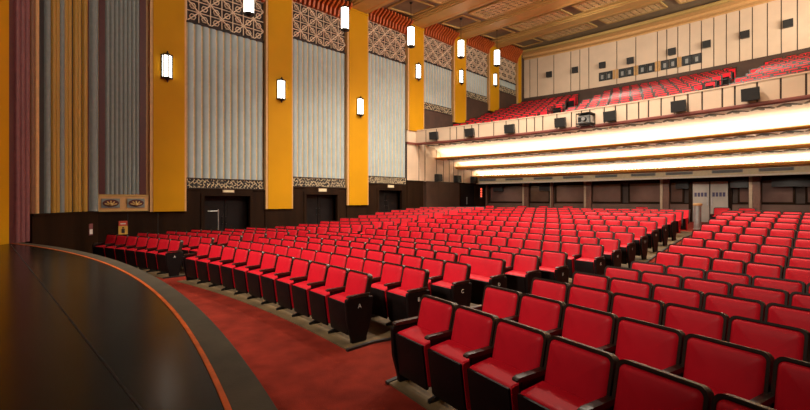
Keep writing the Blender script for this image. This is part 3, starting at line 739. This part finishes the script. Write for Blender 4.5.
for a, b in ((D0, Dm), (Dm, D1)):
    mb = MB(); mb.ring(RG+0.0, RG+0.05, e+0.01, zt-0.01, a+0.0006, b-0.0006, 3, M['doorgrey']); lf = mb.build('door_leaf', ds, label='pale grey door leaf')
    mb = MB(); c = (a+b)/2
    for q in range(4): mb.ring(RG-0.012, RG+0.0, e+1.36, e+1.58, c-0.0058+0.0030*q, c-0.0058+0.0030*q+0.0022, 1, M['navy'])
    mb.build('lettering', lf, label='dark blue lettering')
    mb = MB(); hc = Dm-0.002 if a == D0 else Dm+0.002
    mb.ring(RG-0.06, RG-0.03, e+0.9, e+1.3, hc-0.0005, hc+0.0005, 1, M['silver']); mb.ring(RG-0.04, RG, e+0.95, e+0.98, hc-0.0005, hc+0.0005, 1, M['silver']); mb.build('handle', lf)
for i, (px, w) in enumerate([(499, 0.35), (545.5, 0.35), (683, 0.30), (740.5, 0.36), (795, 0.80)]):
    a, t_ = on_arc(px, RG)
    lab = ['beside the side wall', 'between the second and third posts', 'above the litter bin', 'past the grey double doors', 'the widest one'][i]
    lab = ['black speaker up on the glazed rear wall, ' + lab][0]
    t = thing('speaker', lab, 'loudspeaker', (RG*sin(a), RG*cos(a), 2.82), -a, 'black speakers on the glazed rear wall')
    mb = MB(); mb.box(-w, w, -0.24, 0.0, -0.20, 0.20, M['speaker']); mb.build('cabinet', t)
    mb = MB(); mb.box(-w*.92, w*.92, -0.255, -0.235, -0.17, 0.17, M['black']); mb.build('grille', t)
s_, t_ = on_line(480.5, (WX+0.05, 20), (WX+0.05, 60))
ex = thing('exit_sign', 'narrow upright red lit sign in the dark rear corner', 'sign', (WX+0.05, 20+40*s_, height(193, t_)), pi/2)
mb = MB(); mb.box(-0.14, 0.14, -0.06, 0.04, -0.42, 0.42, M['black']); mb.build('housing', ex)
mb = MB()
for k in range(4): mb.box(-0.09, 0.09, -0.068, -0.058, 0.22-0.17*k, 0.34-0.17*k, M['neon'])
mb.build('lit_letters', ex)
for i, (px, py) in enumerate([(603, 182.5), (625.5, 183), (645, 182)]):
    a, t_ = on_arc(px, RG-0.5); t = thing('spot_lamp', 'tiny ceiling spot before the glazed rear wall, %s after the thick post' % ORD[i+1], 'spot lamp', ((RG-.5)*sin(a), (RG-.5)*cos(a), 3.34), -a, 'tiny spots under the balcony')
    mb = MB(); mb.lathe([(0.0, 0.02), (0.06, 0.02), (0.06, -0.12), (0.05, -0.12)], (0, 0, 0), M['iron'], 12); mb.build('can', t, 30)
    mb = MB(); mb.lathe([(0.0, -0.14), (0.04, -0.13), (0.05, -0.11), (0.0, -0.10)], (0, 0, 0), M['bulb'], 12); mb.build('bulb', t, 30)
a, t_ = on_arc(697.5, 44.0); e = elev(44.0)
bn = thing('litter_bin', 'round brass topped litter bin at the rear end of the aisle', 'litter bin', (44*sin(a), 44*cos(a), e), -a)
mb = MB(); mb.lathe([(0.0, 0.0), (0.15, 0.0), (0.16, 0.03), (0.13, 0.05), (0.13, 1.0), (0.0, 1.0)], (0, 0, 0), M['silver'], 24); mb.build('drum', bn, 40)
mb = MB(); mb.lathe([(0.13, 0.99), (0.17, 1.01), (0.17, 1.08), (0.13, 1.10), (0.10, 1.05), (0.0, 1.05)], (0, 0, 0), M['peach'], 24); mb.build('rim', bn, 40, label='pale brass rim')

# other side wall, out of the picture
mb = MB(); mb.box(XR, XR+0.3, 20, 56.0, 0, 15.2, M['cream']); mb.box(XR-0.03, XR, 20, 56, 0, 2.4, M['dado']); struct(mb, 'wall_right')

# ------------------------------------------------------------------ seats
PITCH = 0.58
def puffed(w, h, t, rad, bulge, z0, tilt, y0):   # upholstered slab, front towards -y
    mb = MB(); n = 5
    def outline(i):
        pts = []; ww, hh = w/2-i, h/2-i; r = max(rad-i*0.6, 0.01)
        for cx, cz, a0 in ((ww-r, hh-r, 0), (-ww+r, hh-r, pi/2), (-ww+r, -hh+r, pi), (ww-r, -hh+r, 3*pi/2)):
            for k in range(n+1): pts.append((cx+r*cos(a0+pi/2*k/n), cz+r*sin(a0+pi/2*k/n)))
        return pts
    rings = [(0, 0.0), (0, -t*0.55), (0.014, -t*0.9), (0.04, -t-bulge*0.35), (0.11, -t-bulge*0.9)]
    c, s_ = cos(tilt), sin(tilt); vs = []
    def P(x, y, z):
        zz = z + h/2
        return (x, y0 + y*c + zz*s_, z0 + zz*c - y*s_)
    for ins, y in rings: vs += [P(x, y, z) for x, z in outline(ins)]
    m = len(outline(0)); fs = []
    for k in range(len(rings)-1):
        for i in range(m): fs.append((k*m+i, k*m+(i+1) % m, (k+1)*m+(i+1) % m, (k+1)*m+i))
    vs.append(P(0, -t-bulge, 0)); last = (len(rings)-1)*m
    for i in range(m): fs.append((last+i, last+(i+1) % m, len(vs)-1))
    fs.append(tuple(range(m)))
    return mb, vs, fs
TILT = radians(13)
def back_cushion(w=0.49):
    mb, vs, fs = puffed(w, 0.50, 0.055, 0.045, 0.018, 0.40, TILT, -0.10); mb.add(vs, fs, M['red']); return mb
def back_shell(w=0.55):
    mb, vs, fs = puffed(w, 0.545, 0.05, 0.06, 0.0, 0.375, TILT, -0.065); mb.add(vs, fs, M['frame']); return mb
def back_rim(w=0.55):                        # raised dark edge round the cushion
    mb = MB(); n = 6; h = 0.545; rad = 0.06; c, s_ = cos(TILT), sin(TILT)
    def out(i):
        pts = []; ww, hh, r = w/2-i, h/2-i, rad-i*0.5
        pts.append((ww, -hh))
        for k in range(n+1): pts.append((ww-r+r*cos(pi/2*k/n), hh-r+r*sin(pi/2*k/n)))
        for k in range(n+1): pts.append((-ww+r+r*cos(pi/2+pi/2*k/n), hh-r+r*sin(pi/2+pi/2*k/n)))
        pts.append((-ww, -hh)); return pts
    def P(x, y, z):
        zz = z+h/2; return (x, -0.065+y*c+zz*s_, 0.375+zz*c-y*s_)
    A, B = out(0), out(0.023); k = len(A)
    vs = [P(x, -0.03, z) for x, z in A]+[P(x, -0.075, z) for x, z in A]+[P(x, -0.075, z) for x, z in B]+[P(x, -0.03, z) for x, z in B]
    fs = []
    for i in range(k-1):
        for q in range(4): fs.append((q*k+i, q*k+i+1, ((q+1) % 4)*k+i+1, ((q+1) % 4)*k+i))
    mb.add(vs, fs, M['frame']); return mb
def side_prism(poly, x0, x1, m, bev=0.012):  # (y,z) outline between x0 and x1 with softened sides
    mb = MB(); n = len(poly); cy = sum(p[0] for p in poly)/n; cz = sum(p[1] for p in poly)/n
    def sh(k): return [(cy+(a-cy)*(1-k/max(hypot(a-cy, b-cz), .01)), cz+(b-cz)*(1-k/max(hypot(a-cy, b-cz), .01))) for a, b in poly]
    s0 = sh(bev); vs = []
    for x, pl in ((x0, s0), (x0+bev, poly), (x1-bev, poly), (x1, s0)): vs += [(x, a, b) for a, b in pl]
    fs = [tuple(range(n))[::-1], tuple(3*n+i for i in range(n))]
    for k in range(3):
        for i in range(n): fs.append((k*n+i, k*n+(i+1) % n, (k+1)*n+(i+1) % n, (k+1)*n+i))
    mb.add(vs, fs, m); return mb
def rounded(poly, r=0.03, n=4):
    out = []; L = len(poly)
    for i in range(L):
        p, c, q = poly[i-1], poly[i], poly[(i+1) % L]
        a = (p[0]-c[0], p[1]-c[1]); b = (q[0]-c[0], q[1]-c[1]); la, lb = hypot(*a), hypot(*b)
        rr = min(r, la/2.2, lb/2.2); A = (c[0]+a[0]/la*rr, c[1]+a[1]/la*rr); B = (c[0]+b[0]/lb*rr, c[1]+b[1]/lb*rr)
        for k in range(n+1):
            t_ = k/n; out.append(((1-t_)**2*A[0]+2*t_*(1-t_)*c[0]+t_*t_*B[0], (1-t_)**2*A[1]+2*t_*(1-t_)*c[1]+t_*t_*B[1]))
    return out
def folded_cushion(w=0.485):
    return side_prism(rounded([(-0.385, 0.565), (-0.325, 0.12), (-0.20, 0.12), (-0.115, 0.60)], 0.035), -w/2, w/2, M['red'])
def folded_pan(w=0.485):
    return side_prism(rounded([(-0.405, 0.555), (-0.345, 0.10), (-0.315, 0.10), (-0.375, 0.555)], 0.01, 2), -w/2+0.004, w/2-0.004, M['pan'], 0.008)
def open_cushion(w=0.485):
    return side_prism(rounded([(-0.56, 0.40), (-0.56, 0.47), (-0.12, 0.45), (-0.12, 0.36)], 0.03), -w/2, w/2, M['red'])
def arm(x): return side_prism(rounded([(-0.39, 0.625), (-0.40, 0.645), (-0.37, 0.66), (-0.02, 0.665), (-0.02, 0.62)], 0.02), x-0.03, x+0.03, M['frame'], 0.01)
def standard(x):
    mb = side_prism([(-0.33, 0.62), (-0.27, 0.05), (-0.36, 0.03), (-0.36, 0.0), (-0.02, 0.0), (-0.02, 0.03), (-0.09, 0.05), (0.02, 0.62)], x-0.018, x+0.018, M['iron'], 0.004); return mb
def end_panel(x):
    return side_prism(rounded([(-0.42, 0.615), (-0.40, 0.30), (-0.33, 0.05), (-0.33, 0.0), (-0.08, 0.0), (-0.08, 0.05), (0.0, 0.30), (0.03, 0.615)], 0.03), x-0.026, x+0.026, M['pan'], 0.008)
def meshes(w):
    d = {'backrest': back_cushion(w-0.068).mesh('backrest', 40)}
    sh = back_shell(w-0.022); q = back_rim(w-0.022); o = len(sh.v); sh.v += q.v
    for f in q.f: sh.f.append([o+i for i in f]); sh.k.append(0)
    d['back_frame'] = sh.mesh('back_frame', 40)
    d['seat_cushion'] = folded_cushion(w-0.095).mesh('seat_cushion', 40); d['seat_pan'] = folded_pan(w-0.095).mesh('seat_pan', 40)
    d['open_cushion'] = open_cushion(w-0.095).mesh('seat_cushion', 40)
    hw = w/2
    for s_, nm in ((-1, 'l'), (1, 'r')):
        d['arm'+nm] = arm(s_*hw).mesh('armrest', 40); d['std'+nm] = standard(s_*hw).mesh('standard', 40); d['end'+nm] = end_panel(s_*hw).mesh('end_panel', 40)
    return d
MS = meshes(PITCH); MW = meshes(PITCH*1.9); MN = meshes(0.537)
LET = {}
def letter_mesh(ch):
    if ch not in LET:
        cu = bpy.data.curves.new('row_letter', 'FONT'); cu.body = ch; cu.size = 0.085; cu.extrude = 0.002; cu.align_x = 'CENTER'; cu.align_y = 'CENTER'
        ob = bpy.data.objects.new('tmp_letter', cu); COL.objects.link(ob)
        me = bpy.data.meshes.new_from_object(ob); me.name = 'row_letter'; bpy.data.objects.remove(ob); bpy.data.curves.remove(cu)
        me.materials.clear(); me.materials.append(M['white']); LET[ch] = me
    return LET[ch]
# proto (low detail) for the far rows
def low_seat(mb, x, y, z, a, w=PITCH, g=0.045):
    c, s_ = cos(-a), sin(-a)
    def T(p): return (x+p[0]*c-p[1]*s_, y+p[0]*s_+p[1]*c, z+p[2])
    def slab(x0, x1, q, m):
        vs = [T((x0, yy, zz)) for yy, zz in q]+[T((x1, yy, zz)) for yy, zz in q]
        mb.add(vs, [(0,1,2,3),(7,6,5,4),(0,4,5,1),(1,5,6,2),(2,6,7,3),(3,7,4,0)], m)
    h = w/2; t = math.tan(TILT)
    def bq(y0, th, z0, z1, b): return [(y0+(z0-b)*t, z0), (y0+(z1-b)*t, z1), (y0-th+(z1-b)*t, z1), (y0-th+(z0-b)*t, z0)]
    slab(-h+0.015, h-0.015, bq(-0.065, 0.05, 0.375, 0.905, 0.375), M['frame'])
    slab(-h+g, h-g, bq(-0.115, 0.05, 0.40, 0.92-g, 0.375), M['red'])
    slab(-h+0.05, h-0.05, [(-0.115, 0.60), (-0.385, 0.565), (-0.325, 0.12), (-0.20, 0.12)], M['red'])
    slab(-h+0.05, h-0.05, [(-0.38, 0.555), (-0.405, 0.555), (-0.355, 0.155), (-0.33, 0.155)], M['pan'])
    slab(-h-0.02, -h+0.03, [(-0.02, 0.66), (-0.40, 0.66), (-0.36, 0.0), (-0.08, 0.0)], M['frame'])
seats = []
RR = [26.78, 27.68, 28.6, 29.5, 30.4, 31.3] + [33.1+1.1*k for k in range(9)]
for i, r in enumerate(RR):
    for blk in ('middle', 'wallside', 'near'):
        rb = r - (0.20 if blk == 'near' and i == 0 else 0.12 if blk == 'near' else 0)
        xa, xb = x_in(blk, r), x_out(blk, r); sgn = 1 if xb > xa else -1
        wing = i >= 6 and blk != 'middle'                    # behind the cross aisle the side blocks run straight and turned in
        pit = 0.535 if i >= 6 else 0.575
        aa, ab = asin(xa/rb), asin(xb/rb); T = radians(20)
        if wing: n = int(abs(xb-xa)/cos(T)/pit); st_ = pit
        elif blk == 'middle': n = int(abs(ab-aa)*rb/pit + 0.5); st_ = abs(ab-aa)/n*rb
        else: n = int(abs(ab-aa)*rb/pit); st_ = pit
        k = 0
        while k < n:
            wide = (blk, i, k) in (('middle', 3, 0), ('near', 7, 0))
            q = (k + 0.5 + (0.45 if wide else 0))*st_
            if wing: x, y, a = xa + sgn*q*cos(T), sqrt(rb*rb-xa*xa) - q*sin(T), sgn*T
            else:
                a = aa + sgn*q/rb; x, y = rb*sin(a), rb*cos(a)
            seats.append(dict(b=blk, i=i, k=k, n=n, a=a, x0=x, y0=y, wide=wide, narrow=i >= 6)); k += 2 if wide else 1
vis = []; far = []
for s in seats:
    s['x'], s['y'] = s['x0']-0.02*sin(s['a']), s['y0']-0.02*cos(s['a'])
    s['z'] = elev(hypot(s['x'], s['y'])-0.2)+0.02
    ok = False
    for dz in (0.2, 0.9):
        for da in (-0.28, 0.28):
            q = project(s['x']+da*cos(s['a']), s['y']-da*sin(s['a']), s['z']+dz)
            if q and -4 < q[0] < 814 and q[1] < 414: ok = True
    s['d'] = hypot(s['x']-CAMX, s['y']-CAMY)
    if ok: vis.append(s)
vis.sort(key=lambda s: s['d'])
near, rest = vis[:300], vis[300:]
BN = {'middle': 'middle block', 'wallside': 'wall-side block', 'near': 'near block'}
def seat_label(s):
    row, k, blk = s['i']+1, s['k']+1, BN[s['b']]
    rw = 'front row' if row == 1 else ORD[row]+' row'
    if s['wide']: return 'double-width red seat, aisle end of the %s of the %s' % (rw, blk)
    if k == 1: return 'red seat at the aisle end of the %s of the %s' % (rw, blk)
    return 'red folding seat, %s from the aisle, %s of the %s' % (ORD[k], rw, blk)
for s in near:
    D = MW if s['wide'] else MN if s['narrow'] else MS
    t = put('theatre_seat', None, None, (s['x'], s['y'], s['z']), -s['a'], label=seat_label(s), category='theatre seat', group='red theatre seats in the stalls')
    for nm in ('back_frame', 'backrest', 'seat_cushion'):
        o = put(nm, D[nm], t)
        if nm == 'seat_cushion': put('seat_pan', D['seat_pan'], o)
    sgn = 1 if s['b'] == 'near' else -1         # direction of counting away from the aisle
    far_side, near_side = ('r', 'l') if sgn > 0 else ('l', 'r')
    if s['k'] == 0:
        e_ = put('end_panel', D['end'+near_side], t); put('armrest', D['arm'+near_side], t)
        if near_side == 'r' and s['i'] < 12:
            hw = PITCH*(1.9 if s['wide'] else 1)/2
            q = put('row_letter', letter_mesh(chr(65+s['i'])), e_); q.location = ((hw if not s['narrow'] else 0.2685)+0.028, -0.20, 0.50); q.rotation_euler = (pi/2, 0, pi/2)
    last = s['k'] >= s['n']-1
    put('armrest', D['arm'+far_side], t)
    put('end_panel' if last else 'standard', D[('end' if last else 'std')+far_side], t)
SG = ['beside the dark corner', 'before the second post', 'past the second post', 'before the thick third post', 'short of the litter bin', 'before the grey double doors', 'past the grey double doors']
for px, lab in zip((490, 522, 543.5, 568, 642, 722, 747), SG):
    a, t_ = on_arc(px, 44.3); r = 44.3
    t = put('theatre_seat', None, None, (r*sin(a), r*cos(a), elev(r)), -a, label='single red seat standing behind the last row, ' + lab, category='theatre seat', group='single seats behind the last row')
    for nm in ('back_frame', 'backrest', 'seat_cushion', 'armr', 'arml', 'stdl', 'stdr'):
        o = put(MS[nm].name.split('.')[0], MS[nm], t)
        if nm == 'seat_cushion': put('seat_pan', MS['seat_pan'], o)
mb = MB()
for s in rest: low_seat(mb, s['x'], s['y'], s['z'], s['a'], PITCH*1.9 if s['wide'] else 0.537 if s['narrow'] else PITCH)
# balcony seats, with stairways between the blocks
AIS = [on_arc(553, 46)[0], on_arc(709, 45.5)[0]]
for j, r in enumerate(TR):
    n = int(2*lim(r, 9.3)*r/0.56)
    for k in range(n+1):
        a = -lim(r, 9.3) + (k+0.5*(j % 2)+random.uniform(-.06, .06))*0.56/r
        if any(abs(a-q) < 0.016 if m == 0 else abs(a-q) < 0.013 for m, q in enumerate(AIS)): continue
        q = project(r*sin(a), r*cos(a), tz(j)+0.8)
        if not q or q[0] > 840: continue
        low_seat(mb, r*sin(a), r*cos(a), tz(j), a+random.uniform(-.05, .05), 0.56, 0.085)
mb.build('distant_seats', None, kind='stuff', label='distant rows of red seats in the rear stalls and up on the balcony', category='theatre seats')
# balcony stair rails
for i, (px, r) in enumerate([(556, 46.5), (716, 46.0)]):
    a, t_ = on_arc(px, r); j = (r-43.9)/0.9
    rl = thing('stair_rail', 'dark metal guard rail at the balcony stairway ' + ['above the projector', 'near the second row of rear speakers'][i], 'railing', (r*sin(a), r*cos(a), tz(j)-0.05), -a)
    mb = MB()
    for x in (-0.5, 0.5):
        mb = MB(); mb.tube((x, 0, 0), (x, 0, 1.15), 0.03, M['iron']); mb.build('post', rl)
    mb = MB()
    for z_ in (0.35, 0.62, 0.89, 1.13):
        mb = MB(); mb.tube((-0.5, 0, z_), (0.5, 0, z_), 0.022, M['iron']); mb.build('bar', rl)

# ------------------------------------------------------------------ light
def spot(x, y, z, power, size=150, col=(1, 0.88, 0.72), rad=0.25, blend=0.8, aim=None):  # house lamps in the ceiling, and unseen fill spots added besides
    l = bpy.data.lights.new('house_and_fill_spot', 'SPOT'); l.energy = power; l.spot_size = radians(size); l.spot_blend = blend; l.color = col; l.shadow_soft_size = rad
    o = bpy.data.objects.new('house_and_fill_spot', l); COL.objects.link(o); o.location = (x, y, z)
    if aim:
        import mathutils
        o.rotation_euler = mathutils.Vector((aim[0]-x, aim[1]-y, aim[2]-z)).to_track_quat('-Z', 'Y').to_euler()
    return o
for (x, y, p) in [(-4.0, 35.0, 2900), (1.5, 34.5, 2200), (-3.5, 39.5, 3000), (2.5, 39.5, 3000), (-2.0, 44.0, 2600), (3.5, 44.5, 1600)]:
    spot(x, y, beamz(y)-0.05, p, 116 if y < 36 else 140)
for (x, y, p) in [(-2.0, 42.5, 2100), (5.0, 42.5, 1000)]:                   # unseen spots added to brighten the rear wall and the balcony
    spot(x, y, beamz(y)-0.7, p, 70, aim=(x*1.3, 55.0, 9.0))
for (x, y, ax, ay, p) in [(-1.0, 18.5, -2.2, 33.0, 6200), (5.0, 18.0, 1.0, 37.0, 5600)]:   # unseen fill spots added above the stage front to brighten the seat fronts
    spot(x, y, 9.5, p, 74, rad=0.5, aim=(ax, ay, 0.5), blend=1.0)
def strip(loc, aim, sx, sy, power, col=(1, 0.84, 0.62)):
    import mathutils
    l = bpy.data.lights.new('added_uplight', 'AREA'); l.shape = 'RECTANGLE'; l.size = sx; l.size_y = sy; l.energy = power; l.color = col
    o = bpy.data.objects.new('added_uplight', l); COL.objects.link(o); o.location = loc
    d = mathutils.Vector(aim)-mathutils.Vector(loc); o.rotation_euler = d.to_track_quat('-Z', 'Y').to_euler(); return o
# unseen uplight added by the opposite side wall to brighten the ceiling
strip((9.2, 41.0, 11.0), (3.0, 41.0, 13.6), 24.0, 0.3, 2500, (1, 0.9, 0.74))
for px in (505, 560, 603, 645, 690, 735, 785):               # spots added to lift the dim glazed wall, some at the tiny ceiling spots
    a, t_ = on_arc(px, 49.0); spot(49.0*sin(a), 49.0*cos(a), 3.2, 55, 150, rad=0.05)

w = bpy.data.worlds.new('world'); SC.world = w; w.use_nodes = True
w.node_tree.nodes['Background'].inputs['Color'].default_value = (0.012, 0.009, 0.007, 1)
w.node_tree.nodes['Background'].inputs['Strength'].default_value = 0.5

cam = bpy.data.cameras.new('camera'); co = bpy.data.objects.new('camera', cam); COL.objects.link(co)
co.location = (CAMX, CAMY, EYE); co.rotation_euler = (pi/2, 0, AZ)
cam.sensor_width = 36; cam.lens = F/810*36; cam.shift_y = -5/810; cam.clip_start = 0.05; cam.clip_end = 200
SC.camera = co
SC.cycles.use_denoising = True
SC.cycles.max_bounces = 6
vs_ = SC.view_settings
vs_.view_transform = 'Standard'; vs_.look = 'None'; vs_.gamma = 1; vs_.use_curve_mapping = False; vs_.exposure = 0.0
